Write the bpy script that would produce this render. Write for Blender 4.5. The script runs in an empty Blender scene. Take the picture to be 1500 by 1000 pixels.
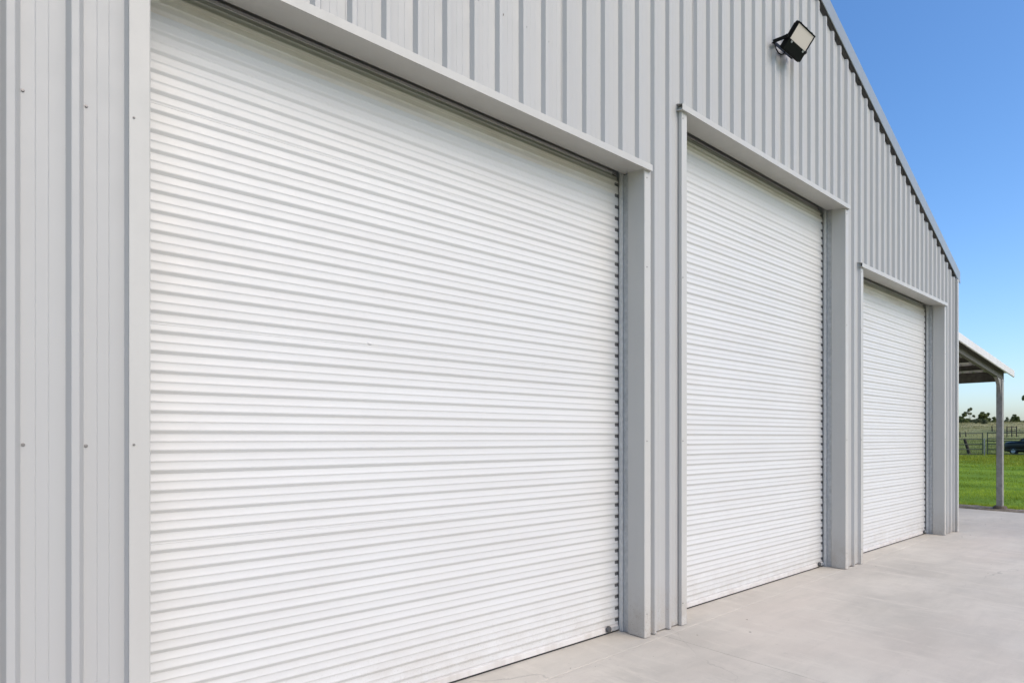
import bpy, bmesh, math, random
import numpy as np
from mathutils import Vector, Matrix

random.seed(7)
rng = np.random.default_rng(7)
scene = bpy.context.scene
COL = scene.collection

# ------------------------------------------------------------------ camera, sky, sun, exposure
FOCAL_PX = 900.0                                   # in a 1500 px wide frame
YAW = math.atan2(1053.0, FOCAL_PX)                 # angle between the wall and the view axis
CAM = Vector((0.0, -2.841, 1.5))
cam_data = bpy.data.cameras.new("camera")
cam = bpy.data.objects.new("camera", cam_data)
COL.objects.link(cam)
cam_data.sensor_fit = 'HORIZONTAL'
cam_data.sensor_width = 36.0
cam_data.lens = 36.0 * FOCAL_PX / 1500.0
cam_data.shift_y = 140.0 / 1500.0
cam_data.clip_start = 0.05
cam_data.clip_end = 6000.0
cam.location = CAM
cam.rotation_euler = (math.pi / 2, 0, YAW - math.pi / 2)
scene.camera = cam

SUN_EL = math.radians(43)
SUN_AZ = math.radians(-82)                         # direction to the sun, measured from +x towards +y
world = bpy.data.worlds.new("World")
scene.world = world
world.use_nodes = True
wn = world.node_tree.nodes
wl = world.node_tree.links
wn.clear()
sky = wn.new('ShaderNodeTexSky')
sky.sky_type = 'NISHITA'
sky.sun_disc = False
sky.sun_elevation = SUN_EL
sky.sun_rotation = math.pi / 2 - SUN_AZ
sky.altitude = 100
sky.air_density = 0.8
sky.dust_density = 2.0
sky.ozone_density = 2.0
bg = wn.new('ShaderNodeBackground')
bg.inputs['Strength'].default_value = 0.148
wo = wn.new('ShaderNodeOutputWorld')
hsv = wn.new('ShaderNodeHueSaturation')
hsv.inputs['Saturation'].default_value = 1.27
wl.new(sky.outputs[0], hsv.inputs['Color'])
wl.new(hsv.outputs[0], bg.inputs[0])
wl.new(bg.outputs[0], wo.inputs[0])

sun_data = bpy.data.lights.new("sun", 'SUN')
sun_data.energy = 0.76
sun_data.angle = math.radians(50)
sun_data.color = (1.0, 0.88, 0.68)
sun = bpy.data.objects.new("sun", sun_data)
COL.objects.link(sun)
sd = Vector((math.cos(SUN_EL) * math.cos(SUN_AZ), math.cos(SUN_EL) * math.sin(SUN_AZ), math.sin(SUN_EL)))
sun.rotation_euler = sd.to_track_quat('Z', 'Y').to_euler()
sun.location = (4, -20, 30)

vs = scene.view_settings
vs.view_transform = 'Standard'
vs.look = 'None'
vs.exposure = 0.86
vs.gamma = 1.0
vs.use_curve_mapping = False
scene.render.engine = 'CYCLES'
scene.cycles.use_denoising = True
scene.cycles.max_bounces = 10
scene.cycles.diffuse_bounces = 6

# ------------------------------------------------------------------ helpers
def link(o, parent=None):
    COL.objects.link(o)
    if parent is not None:
        o.parent = parent
    return o

def tag(o, label=None, cat=None, group=None, kind=None):
    if label: o['label'] = label
    if cat: o['category'] = cat
    if group: o['group'] = group
    if kind: o['kind'] = kind
    return o

def empty(name, loc=(0, 0, 0), parent=None):
    o = bpy.data.objects.new(name, None)
    o.location = loc
    o.empty_display_size = 0.2
    return link(o, parent)

def mesh_obj(name, verts, faces, mat, parent=None, smooth=False, loc=(0, 0, 0)):
    me = bpy.data.meshes.new(name)
    me.from_pydata([tuple(v) for v in verts], [], faces)
    if smooth:
        me.polygons.foreach_set('use_smooth', [True] * len(me.polygons))
    me.materials.append(mat)
    me.update()
    o = bpy.data.objects.new(name, me)
    o.location = loc
    return link(o, parent)

def fix_normals(o):
    bm = bmesh.new(); bm.from_mesh(o.data)
    bmesh.ops.recalc_face_normals(bm, faces=bm.faces)
    bm.to_mesh(o.data); bm.free()
    return o

def smooth_by_angle(o, deg=35):
    me = o.data
    me.polygons.foreach_set('use_smooth', [True] * len(me.polygons))
    bm = bmesh.new(); bm.from_mesh(me)
    for e in bm.edges:
        e.smooth = not (len(e.link_faces) == 2 and e.calc_face_angle(0) > math.radians(deg))
    bm.to_mesh(me); bm.free()
    return o

class MB:
    """collects shapes for ONE mesh"""
    def __init__(self):
        self.v, self.f = [], []
    def add(self, verts, faces):
        b = len(self.v)
        self.v += [tuple(v) for v in verts]
        self.f += [tuple(i + b for i in f) for f in faces]
        return self
    def box(self, x0, x1, y0, y1, z0, z1):
        v = [(x0,y0,z0),(x1,y0,z0),(x1,y1,z0),(x0,y1,z0),(x0,y0,z1),(x1,y0,z1),(x1,y1,z1),(x0,y1,z1)]
        return self.add(v, [(0,3,2,1),(4,5,6,7),(0,1,5,4),(1,2,6,5),(2,3,7,6),(3,0,4,7)])
    def bar(self, a, b, w, h=None, up=(0, 0, 1)):
        h = h or w
        a, b = Vector(a), Vector(b)
        d = (b - a).normalized()
        u = Vector(up)
        s = d.cross(u)
        if s.length < 1e-4:
            s = d.cross(Vector((1, 0, 0)))
        s.normalize(); u = s.cross(d).normalized()
        v = []
        for p in (a, b):
            for i, j in ((-1,-1),(1,-1),(1,1),(-1,1)):
                v.append(p + s * (i * w / 2) + u * (j * h / 2))
        return self.add(v, [(3,2,1,0),(4,5,6,7),(0,1,5,4),(1,2,6,5),(2,3,7,6),(3,0,4,7)])
    def tube(self, pts, radii, n=8, caps=True):
        pts = [Vector(p) for p in pts]
        if not hasattr(radii, '__len__'):
            radii = [radii] * len(pts)
        v, f = [], []
        prev = None
        for i, p in enumerate(pts):
            d = (pts[min(i + 1, len(pts) - 1)] - pts[max(i - 1, 0)]).normalized()
            if prev is None:
                s = d.cross(Vector((0, 0, 1)))
                if s.length < 1e-3: s = d.cross(Vector((1, 0, 0)))
            else:
                s = prev - d * prev.dot(d)
            s.normalize(); prev = s
            t = d.cross(s)
            for k in range(n):
                a = 2 * math.pi * k / n
                v.append(p + (s * math.cos(a) + t * math.sin(a)) * radii[i])
        for i in range(len(pts) - 1):
            for k in range(n):
                f.append((i*n+k, i*n+(k+1) % n, (i+1)*n+(k+1) % n, (i+1)*n+k))
        if caps:
            f.append(tuple(reversed(range(n))))
            f.append(tuple((len(pts)-1)*n + k for k in range(n)))
        return self.add(v, f)
    def prism(self, poly, axis, a0, a1):
        """closed polygon extruded along an axis ('x','y','z'); poly lists the two other coordinates in order"""
        n = len(poly)
        def mk(a, p):
            if axis == 'x': return (a, p[0], p[1])
            if axis == 'y': return (p[0], a, p[1])
            return (p[0], p[1], a)
        v = [mk(a0, p) for p in poly] + [mk(a1, p) for p in poly]
        f = [tuple(range(n)), tuple(reversed(range(n, 2 * n)))]
        f += [(i, i + n, (i + 1) % n + n, (i + 1) % n) for i in range(n)]
        return self.add(v, f)
    def build(self, name, mat, parent=None, smooth=False, bevel=0.0, seg=1, loc=(0, 0, 0)):
        o = mesh_obj(name, self.v, self.f, mat, parent, False, loc)
        bm = bmesh.new(); bm.from_mesh(o.data)
        bmesh.ops.recalc_face_normals(bm, faces=bm.faces)
        if bevel:
            es = [e for e in bm.edges if len(e.link_faces) == 2 and e.calc_face_angle(0) > math.radians(30)]
            bmesh.ops.bevel(bm, geom=es, offset=bevel, segments=seg, affect='EDGES', clamp_overlap=True)
        bm.to_mesh(o.data); bm.free()
        if smooth:
            smooth_by_angle(o)
        return o

def ribbon(path, thick):
    """closed outline of an open 2-D polyline given a thickness"""
    n = len(path)
    nr = []
    for i in range(n):
        a = np.array(path[max(i-1, 0)], float); b = np.array(path[min(i+1, n-1)], float)
        p = np.array(path[i], float)
        d1 = p - a; d2 = b - p
        def nn(d):
            l = np.hypot(*d)
            return np.array([-d[1], d[0]]) / l if l > 1e-9 else None
        n1, n2 = nn(d1), nn(d2)
        if n1 is None: m = n2
        elif n2 is None: m = n1
        else:
            m = n1 + n2; m = m / max(np.dot(m, n1), 0.3)
            m = m if np.hypot(*m) < 3 else n1
        nr.append(m)
    return [tuple(p) for p in path] + [tuple(np.array(path[i]) + nr[i] * thick) for i in reversed(range(n))]

# ------------------------------------------------------------------ materials
def new_mat(name):
    m = bpy.data.materials.new(name)
    m.use_nodes = True
    nt = m.node_tree
    return m, nt, nt.nodes['Principled BSDF']

def mixc(nt, fac, a, b):
    n = nt.nodes.new('ShaderNodeMix'); n.data_type = 'RGBA'
    for sock, val in ((n.inputs[0], fac), (n.inputs[6], a), (n.inputs[7], b)):
        if isinstance(val, (int, float)): sock.default_value = val
        elif isinstance(val, tuple): sock.default_value = (*val, 1) if len(val) == 3 else val
        else: nt.links.new(val, sock)
    return n.outputs[2]

def noise(nt, scale, detail=4, rough=0.55, stretch=None):
    tc = nt.nodes.new('ShaderNodeNewGeometry')
    out = tc.outputs['Position']
    if stretch:
        mp = nt.nodes.new('ShaderNodeMapping')
        mp.inputs['Scale'].default_value = stretch
        nt.links.new(out, mp.inputs[0]); out = mp.outputs[0]
    n = nt.nodes.new('ShaderNodeTexNoise')
    n.inputs['Scale'].default_value = scale
    n.inputs['Detail'].default_value = detail
    n.inputs['Roughness'].default_value = rough
    nt.links.new(out, n.inputs['Vector'])
    return n.outputs['Fac']

def ramp(nt, fac, p0, p1, c0=0.0, c1=1.0):
    r = nt.nodes.new('ShaderNodeMapRange')
    r.inputs['From Min'].default_value = p0
    r.inputs['From Max'].default_value = p1
    r.inputs['To Min'].default_value = c0
    r.inputs['To Max'].default_value = c1
    nt.links.new(fac, r.inputs['Value'])
    return r.outputs['Result']

def bump(nt, bsdf, h, strength, dist):
    b = nt.nodes.new('ShaderNodeBump')
    b.inputs['Strength'].default_value = strength
    b.inputs['Distance'].default_value = dist
    nt.links.new(h, b.inputs['Height'])
    nt.links.new(b.outputs[0], bsdf.inputs['Normal'])

def painted_steel(name, col, dirt, rough=0.45, streak=(3, 3, 0.25), dirt_amt=0.35, oil=0.12, spec=0.4, splash=0.0, vary=0.0):
    m, nt, b = new_mat(name)
    def mulc(a, k):
        n = nt.nodes.new('ShaderNodeMath'); n.operation = 'MULTIPLY'
        nt.links.new(a, n.inputs[0])
        if isinstance(k, (int, float)): n.inputs[1].default_value = k
        else: nt.links.new(k, n.inputs[1])
        return n.outputs[0]
    s = ramp(nt, noise(nt, 2.2, 5, 0.6, streak), 0.42, 0.78)
    c = mixc(nt, mulc(s, dirt_amt), col, dirt)
    s2 = ramp(nt, noise(nt, 60, 3, 0.6), 0.45, 0.8)
    c = mixc(nt, mulc(s2, 0.12), c, dirt)
    blot = ramp(nt, noise(nt, 0.8, 5, 0.6), 0.45, 0.75, 0, 0.18)
    c = mixc(nt, blot, c, dirt)
    if splash:
        # soil splashed up the bottom of the sheets by rain
        geo = nt.nodes.new('ShaderNodeNewGeometry'); sp = nt.nodes.new('ShaderNodeSeparateXYZ')
        nt.links.new(geo.outputs['Position'], sp.inputs[0])
        low = ramp(nt, sp.outputs[2], 0.02, 0.42, 1, 0)
        c = mixc(nt, mulc(mulc(low, ramp(nt, noise(nt, 7, 6, 0.7), 0.36, 0.66)), splash), c, (0.36, 0.31, 0.25))
        spk = ramp(nt, noise(nt, 110, 2, 0.5), 0.60, 0.68)
        c = mixc(nt, mulc(mulc(low, spk), splash), c, (0.27, 0.22, 0.17))
    if vary:
        oi = nt.nodes.new('ShaderNodeObjectInfo')
        c = mixc(nt, mulc(oi.outputs['Random'], vary), c, tuple(x * 0.80 for x in col))
    nt.links.new(c, b.inputs['Base Color'])
    nt.links.new(ramp(nt, noise(nt, 9, 4), 0.3, 0.7, rough - 0.06, rough + 0.1), b.inputs['Roughness'])
    b.inputs['Specular IOR Level'].default_value = spec
    bump(nt, b, noise(nt, 1.6, 2, 0.4, (1, 1, 0.5)), oil, 0.02)
    return m

def plain(name, col, rough=0.6, metal=0.0, var=0.15, scale=12, spec=0.4):
    m, nt, b = new_mat(name)
    d = tuple(c * (1 - var) for c in col); l = tuple(min(c * (1 + var), 0.95) for c in col)
    nt.links.new(mixc(nt, ramp(nt, noise(nt, scale, 5), 0.3, 0.7), d, l), b.inputs['Base Color'])
    b.inputs['Roughness'].default_value = rough
    b.inputs['Metallic'].default_value = metal
    b.inputs['Specular IOR Level'].default_value = spec
    return m

M = {}
M['wall'] = painted_steel('wall_steel', (0.415, 0.412, 0.395), (0.40, 0.39, 0.37), dirt_amt=0.35, oil=0.25, splash=0.75, vary=0.14)
M['trim'] = painted_steel('trim_steel', (0.475, 0.465, 0.43), (0.40, 0.38, 0.35), dirt_amt=0.30, oil=0.12, splash=0.7)
M['door'] = painted_steel('door_steel', (0.585, 0.583, 0.562), (0.50, 0.475, 0.44), streak=(0.5, 3, 3), dirt_amt=0.26, oil=0.10, rough=0.42, splash=0.35, vary=0.14)
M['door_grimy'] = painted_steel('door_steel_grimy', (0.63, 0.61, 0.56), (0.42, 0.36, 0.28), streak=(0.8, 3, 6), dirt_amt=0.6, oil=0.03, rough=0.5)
M['barge'] = painted_steel('barge_steel', (0.26, 0.285, 0.295), (0.21, 0.22, 0.22), dirt_amt=0.3, oil=0.05, rough=0.35)
M['galv'] = plain('galvanised_steel', (0.42, 0.43, 0.43), 0.45, 0.35, 0.15, 25)
M['guide'] = plain('guide_aluminium', (0.55, 0.55, 0.53), 0.45, 0.2, 0.12, 30)
M['dark_steel'] = plain('dark_steel', (0.10, 0.10, 0.10), 0.5, 0.4, 0.2, 25)
M['gap_shade'] = plain('painted_gap_shade', (0.11, 0.108, 0.105), 0.85)  # dark colour for the shaded guide gap, painted on the slat ends
M['rubber'] = plain('rubber', (0.03, 0.03, 0.03), 0.8)
M['rail'] = painted_steel('bottom_rail_paint', (0.60, 0.58, 0.55), (0.36, 0.31, 0.26), dirt_amt=0.6, oil=0.02)
M['black'] = plain('black_paint', (0.005, 0.005, 0.005), 0.5, 0.0, 0.2, 30, 0.12)
M['screw'] = plain('screw_steel', (0.22, 0.21, 0.20), 0.45, 0.6, 0.2, 60)
M['awning_roof'] = painted_steel('awning_roof_steel', (0.66, 0.64, 0.61), (0.45, 0.42, 0.37), dirt_amt=0.4, oil=0.05)
M['awning_steel'] = plain('awning_steel', (0.29, 0.275, 0.25), 0.55, 0.25, 0.2, 14)
M['awning_dark'] = plain('awning_frame_steel', (0.115, 0.105, 0.085), 0.65, 0.1, 0.25, 14)
M['interior'] = plain('interior_steel', (0.35, 0.35, 0.35), 0.6)

def concrete_mat(name, base=(0.575, 0.53, 0.45)):
    m, nt, b = new_mat(name)
    big = ramp(nt, noise(nt, 0.6, 7, 0.66, (1, 1.6, 1)), 0.38, 0.63)
    c = mixc(nt, big, tuple(x * 0.83 for x in base), tuple(x * 1.07 for x in base))
    pink = ramp(nt, noise(nt, 0.4, 3, 0.5, (0.7, 1.7, 1)), 0.50, 0.70, 0, 0.45)
    c = mixc(nt, pink, c, (base[0] * 1.0, base[1] * 0.93, base[2] * 0.92))
    # trowel strokes in two directions
    s1 = ramp(nt, noise(nt, 2.1, 7, 0.68, (0.45, 2.8, 1)), 0.50, 0.70, 0, 0.45)
    c = mixc(nt, s1, c, tuple(x * 0.78 for x in base))
    s2 = ramp(nt, noise(nt, 2.9, 7, 0.68, (2.4, 0.55, 1)), 0.52, 0.70, 0, 0.55)
    c = mixc(nt, s2, c, tuple(min(x * 1.18, 0.9) for x in base))
    spots = ramp(nt, noise(nt, 21, 4, 0.55), 0.64, 0.74, 0, 0.35)
    c = mixc(nt, spots, c, tuple(x * 0.6 for x in base))
    fine = ramp(nt, noise(nt, 150, 3, 0.7), 0.3, 0.7, 0, 0.22)
    c = mixc(nt, fine, c, tuple(x * 0.62 for x in base))
    # hairline cracks: thin bands of a warped cell pattern, only here and there
    geo = nt.nodes.new('ShaderNodeNewGeometry')
    wn_ = nt.nodes.new('ShaderNodeTexNoise'); wn_.inputs['Scale'].default_value = 1.7; wn_.inputs['Detail'].default_value = 6
    nt.links.new(geo.outputs['Position'], wn_.inputs['Vector'])
    ad = nt.nodes.new('ShaderNodeVectorMath'); ad.operation = 'MULTIPLY_ADD'
    nt.links.new(wn_.outputs['Color'], ad.inputs[0]); ad.inputs[1].default_value = (0.7, 0.7, 0); nt.links.new(geo.outputs['Position'], ad.inputs[2])
    vo = nt.nodes.new('ShaderNodeTexVoronoi'); vo.feature = 'DISTANCE_TO_EDGE'; vo.inputs['Scale'].default_value = 0.42
    nt.links.new(ad.outputs[0], vo.inputs['Vector'])
    line = ramp(nt, vo.outputs['Distance'], 0.0, 0.0022, 1, 0)
    gate = ramp(nt, noise(nt, 0.7, 2), 0.50, 0.60, 0, 0.45)
    mu = nt.nodes.new('ShaderNodeMath'); mu.operation = 'MULTIPLY'
    nt.links.new(line, mu.inputs[0]); nt.links.new(gate, mu.inputs[1])
    c = mixc(nt, mu.outputs[0], c, tuple(x * 0.35 for x in base))
    nt.links.new(c, b.inputs['Base Color'])
    nt.links.new(ramp(nt, noise(nt, 1.5, 5), 0.3, 0.7, 0.62, 0.9), b.inputs['Roughness'])
    b.inputs['Specular IOR Level'].default_value = 0.3
    bump(nt, b, noise(nt, 70, 6, 0.7), 0.2, 0.01)
    return m
M['concrete'] = concrete_mat('concrete')
M['concrete_dark'] = concrete_mat('concrete_dark', (0.13, 0.105, 0.08))

def soil_mat():
    m, nt, b = new_mat('soil')
    c = mixc(nt, ramp(nt, noise(nt, 7, 6, 0.7), 0.35, 0.65), (0.13, 0.105, 0.075), (0.30, 0.26, 0.20))
    nt.links.new(c, b.inputs['Base Color'])
    b.inputs['Roughness'].default_value = 0.95
    bump(nt, b, noise(nt, 25, 6, 0.7), 0.8, 0.03)
    return m
M['soil'] = soil_mat()

def ground_mat():
    """green lawn near the slab, dry paddock beyond the fence"""
    m, nt, b = new_mat('ground_grass')
    tc = nt.nodes.new('ShaderNodeTexCoord')
    sx = nt.nodes.new('ShaderNodeSeparateXYZ')
    nt.links.new(tc.outputs['Object'], sx.inputs[0])
    n1 = noise(nt, 0.22, 5, 0.6)
    add = nt.nodes.new('ShaderNodeMath'); add.operation = 'MULTIPLY_ADD'
    nt.links.new(n1, add.inputs[0]); add.inputs[1].default_value = 16.0
    nt.links.new(sx.outputs[0], add.inputs[2])
    lawn = mixc(nt, ramp(nt, noise(nt, 0.5, 6, 0.7), 0.38, 0.62), (0.12, 0.21, 0.015), (0.21, 0.33, 0.03))
    lawn2 = mixc(nt, ramp(nt, noise(nt, 0.9, 6, 0.65), 0.35, 0.7), (0.10, 0.16, 0.014), (0.19, 0.25, 0.03))
    pad = mixc(nt, ramp(nt, noise(nt, 0.25, 6, 0.65), 0.35, 0.68), (0.15, 0.19, 0.05), (0.25, 0.27, 0.09))
    dry = mixc(nt, ramp(nt, noise(nt, 0.12, 7, 0.7, (1, 2.4, 1)), 0.36, 0.66), (0.20, 0.20, 0.075), (0.42, 0.37, 0.19))
    c = mixc(nt, ramp(nt, add.outputs[0], 46, 60), lawn, lawn2)
    c = mixc(nt, ramp(nt, add.outputs[0], 72, 80), c, pad)
    c = mixc(nt, ramp(nt, add.outputs[0], 105, 150), c, dry)
    nt.links.new(c, b.inputs['Base Color'])
    b.inputs['Roughness'].default_value = 0.95
    b.inputs['Specular IOR Level'].default_value = 0.15
    bump(nt, b, noise(nt, 5, 6, 0.7), 0.9, 0.10)
    return m
M['ground'] = ground_mat()

def leaf_mat(name, c0, c1, scale=1.0, trans=0.25, patch=0.5, dark=0.75):
    m, nt, b = new_mat(name)
    geo = nt.nodes.new('ShaderNodeNewGeometry')
    c = mixc(nt, geo.outputs['Random Per Island'], c0, c1)
    c = mixc(nt, ramp(nt, noise(nt, scale, 4), 0.38, 0.62, 0, patch), c, tuple(x * dark for x in c0))
    nt.links.new(c, b.inputs['Base Color'])
    b.inputs['Roughness'].default_value = 0.7
    b.inputs['Specular IOR Level'].default_value = 0.2
    tr = nt.nodes.new('ShaderNodeBsdfTranslucent')
    nt.links.new(c, tr.inputs[0])
    mx = nt.nodes.new('ShaderNodeMixShader'); mx.inputs[0].default_value = trans
    nt.links.new(b.outputs[0], mx.inputs[1]); nt.links.new(tr.outputs[0], mx.inputs[2])
    nt.links.new(mx.outputs[0], nt.nodes['Material Output'].inputs[0])
    return m
M['bark'] = plain('bark', (0.12, 0.10, 0.08), 0.9)
M['timber'] = plain('weathered_timber', (0.045, 0.038, 0.03), 0.9, 0, 0.3, 6)
M['yard'] = plain('yard_rail_steel', (0.055, 0.065, 0.045), 0.6, 0.2, 0.25, 3)
M['yard_light'] = plain('yard_rail_galvanised', (0.24, 0.25, 0.24), 0.55, 0.3, 0.2, 3)

# ------------------------------------------------------------------ dimensions read off the wall
PITCH = 0.19
RIB0 = 0.223                       # where the left slope of rib 0 starts
RIB_H = 0.029
WX0, WX1 = -0.10, 11.745           # wall ends
DOORS = [(0.503, 3.722, 3.487), (4.272, 7.400, 4.086), (7.915, 11.110, 3.500)]   # left, right, soffit height at front
APEX = 0.5 * (WX0 + WX1)
DEPTH = 14.0
SLOPE = 0.4235
def rake_out(x):                   # top of the barge flashing
    return 4.137 + SLOPE * (11.876 - (x if x >= APEX else 2 * APEX - x))
def rake_in(x):                    # lower edge of the barge flashing
    return rake_out(x) - 0.190

# ------------------------------------------------------------------ ground, slabs
def ground_h(x, y):
    t = np.clip((x + 0.15 * y - 70.0) / 115.0, 0, 1)
    hill = 4.7 * t * t * (3 - 2 * t)
    far = np.clip((x - 230) / 600.0, 0, 1) * -4.0
    w = 0.35 * np.sin(x * 0.045 + 1.3) * np.sin(y * 0.06) * t + 0.03 * np.sin(x * 0.35) * np.sin(y * 0.41 + 0.5)
    return -0.05 + hill + far + w * (x > 18)

gx = np.concatenate([np.linspace(-1500, -60, 12), np.linspace(-50, 14, 9), np.linspace(16, 100, 57), np.linspace(103, 240, 40), np.linspace(260, 3000, 18)])
gy = np.concatenate([np.linspace(-2500, -80, 12), np.linspace(-70, 110, 61), np.linspace(120, 2500, 14)])
GX, GY = np.meshgrid(gx, gy)
GZ = ground_h(GX, GY)
nx, ny = len(gx), len(gy)
gv = np.stack([GX.ravel(), GY.ravel(), GZ.ravel()], 1)
gf = [(j*nx+i, j*nx+i+1, (j+1)*nx+i+1, (j+1)*nx+i) for j in range(ny-1) for i in range(nx-1)]
ground = mesh_obj('ground', gv, gf, M['ground'], smooth=True)
tag(ground, 'green lawn running into a dry grassy paddock hill', 'ground', kind='structure')

def joint_y(x): return -0.135 + 0.019 * x
def edge_x(y): return 15.62 + 0.10 * (y - 0.2)

def panel(name, pts, parent, mat, top=0.0, thick=0.028):
    n = len(pts)
    mb = MB().prism(pts, 'z', top - thick, top)
    return mb.build(name, mat, parent, bevel=0.0025)

apron = empty('concrete_apron')
tag(apron, 'pale broom swept concrete apron in front of the roller doors', 'concrete', kind='structure')
G = 0.0013
cuts = [-7.0, -3.9, 0.0, 3.895, 7.72, 11.6]
for a, b_ in zip(cuts[:-1], cuts[1:]):
    pts = [(a + G, -9.0), (b_ - G, -9.0), (b_ - G, joint_y(b_) - G)]
    pts += [(a + G, joint_y(a) - G)]
    panel('slab_panel', pts, apron, M['concrete'])
panel('slab_panel', [(11.6 + G, -9.0), (edge_x(-9.0), -9.0), (edge_x(5), 5.0 - G), (11.9, 5.0 - G), (11.9, joint_y(11.6) + 0.05), (11.6 + G, joint_y(11.6) - G)], apron, M['concrete'])
panel('slab_panel', [(11.9, 5.0 + G), (edge_x(5), 5.0 + G), (edge_x(13.5), 13.5), (11.9, 13.5)], apron, M['concrete'])
panel('slab_panel', [(-7.0, joint_y(-7.0) + G), (WX0 - 0.035, joint_y(WX0) + G), (WX0 - 0.035, 13.5), (-7.0, 13.5)], apron, M['concrete'])
floor = panel('shed_floor', [(WX0 - 0.02, joint_y(WX0) + G), (11.6, joint_y(11.6) + G), (11.6, joint_y(11.6) + 0.2), (11.88, joint_y(11.6) + 0.2), (11.88, DEPTH), (WX0 - 0.02, DEPTH)], None, M['concrete'])
tag(floor, 'concrete shed floor slab showing as a strip under the doors', 'floor', kind='structure')
base = MB().box(-7.2, 15.0, -9.2, 13.6, -0.2, -0.03).build('slab_bed', M['concrete_dark'])
tag(base, 'dark bed under the concrete slabs', 'concrete', kind='structure')

# soil verge along the slab edge
sv, sf = [], []
ys = np.linspace(-9.2, 13.8, 180)
prof = [(-0.03, -0.06), (0.0, 0.005), (0.06, 0.03), (0.2, 0.045), (0.45, 0.035), (0.75, -0.01), (1.1, -0.08)]
for j, y in enumerate(ys):
    for k, (dx, dz) in enumerate(prof):
        wob = 0.0 if k < 1 else 0.018 * math.sin(y * 5.1 + k) + rng.normal() * 0.012
        sv.append((edge_x(y) + dx + (wob if k else 0), y, dz + (rng.normal() * 0.008 if 0 < k < 6 else 0)))
npf = len(prof)
sf = [(j*npf+k, j*npf+k+1, (j+1)*npf+k+1, (j+1)*npf+k) for j in range(len(ys)-1) for k in range(npf-1)]
verge = mesh_obj('soil_verge', sv, sf, M['soil'], smooth=True)
tag(verge, 'strip of bare brown soil between slab edge and lawn', 'soil', kind='structure')

# ------------------------------------------------------------------ the shed
shed = empty('steel_shed', (APEX, DEPTH / 2, 0))
tag(shed, 'light grey ribbed steel shed with three white roller doors and gable roof', 'shed')
def under_shed(o):
    o.parent = shed
    o.matrix_parent_inverse = Matrix.Translation((-APEX, -DEPTH / 2, 0))
    return o

# cladding profile: (x offset inside one pitch, depth behind the crown)
PROF = [(0.0, RIB_H), (0.0035, RIB_H - 0.001), (0.019, 0.001), (0.0215, 0.0), (0.042, 0.0), (0.0445, 0.001), (0.060, RIB_H - 0.001), (0.0635, RIB_H),
        (0.1010, RIB_H), (0.1030, RIB_H + 0.0011), (0.1050, RIB_H), (0.1400, RIB_H), (0.1420, RIB_H + 0.0011), (0.1440, RIB_H)]

def profile_points(xa, xb):
    k0 = int(math.floor((xa - RIB0) / PITCH)) - 1
    k1 = int(math.ceil((xb - RIB0) / PITCH)) + 1
    pts = [(RIB0 + k * PITCH + dx, dy) for k in range(k0, k1 + 1) for dx, dy in PROF]
    xs = np.array([p[0] for p in pts]); yd = np.array([p[1] for p in pts])
    res = [(xa, float(np.interp(xa, xs, yd)))] + [p for p in pts if xa + 1e-4 < p[0] < xb - 1e-4] + [(xb, float(np.interp(xb, xs, yd)))]
    return res

def clad_sheet(xa, xb, bottom, top, holes, name='cladding_sheet', yoff=0.0):
    brk = [xa, xb]
    for (l, r, h) in holes:
        for e in (l - 0.05, r + 0.05):
            if xa < e < xb: brk.append(e)
    if xa < APEX < xb: brk.append(APEX)
    brk = sorted(set(brk))
    v, f = [], []
    for s0, s1 in zip(brk[:-1], brk[1:]):
        mid = 0.5 * (s0 + s1)
        zb = bottom
        for (l, r, h) in holes:
            if l - 0.05 < mid < r + 0.05: zb = h
        pp = profile_points(s0, s1)
        for (x, d) in pp:
            v.append((x, d + yoff, zb)); v.append((x, d + yoff, top(x)))
        b0 = len(v) - 2 * len(pp)
        for i in range(len(pp) - 1):
            q = b0 + 2 * i
            f.append((q, q + 2, q + 3, q + 1))
    o = mesh_obj(name, v, f, M['wall'])
    me = o.data
    bm = bmesh.new(); bm.from_mesh(me)
    bmesh.ops.remove_doubles(bm, verts=bm.verts, dist=1e-5)
    bm.to_mesh(me); bm.free()
    return under_shed(smooth_by_angle(o, 20))

holes = [(l, r, h + 0.052) for l, r, h in DOORS]
k = -2
sheet_edges = []
while RIB0 + k * PITCH < WX1:
    xa = max(WX0, RIB0 + k * PITCH - 0.004)
    xb = min(WX1, RIB0 + (k + 4) * PITCH + 0.050)
    if xb - xa > 0.06:
        clad_sheet(xa, xb, 0.010, lambda x: rake_out(x) - 0.202, holes, yoff=(-0.0022 if (k // 4) % 2 else 0.0))
    k += 4

# side and back walls, roof
def simple_wall(name, p0, p1, z0, ztop0, ztop1, mat, n_ribs, inward):
    p0, p1 = np.array(p0, float), np.array(p1, float)
    d = p1 - p0; L = np.hypot(*d); d /= L
    nrm = np.array([-d[1], d[0]]) * inward
    v, f = [], []
    npt = 0
    for i in range(n_ribs):
        for dx, dy in PROF[:8:2] + [PROF[7]]:
            s = min(L, (i + dx / PITCH) * L / n_ribs)
            q = p0 + d * s + nrm * dy
            zt = ztop0 + (ztop1 - ztop0) * s / L
            v += [(q[0], q[1], z0), (q[0], q[1], zt)]
            npt += 1
    v += [(p1[0] + nrm[0] * RIB_H, p1[1] + nrm[1] * RIB_H, z0), (p1[0] + nrm[0] * RIB_H, p1[1] + nrm[1] * RIB_H, ztop1)]
    for i in range(npt):
        f.append((2*i, 2*i+2, 2*i+3, 2*i+1))
    return under_shed(mesh_obj(name, v, f, mat))
eave = rake_out(WX1 + 0.025) - 0.078
simple_wall('side_wall', (WX1 + 0.025, 0.05), (WX1 + 0.025, DEPTH), 0.01, eave, eave, M['wall'], 73, 1)
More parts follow.
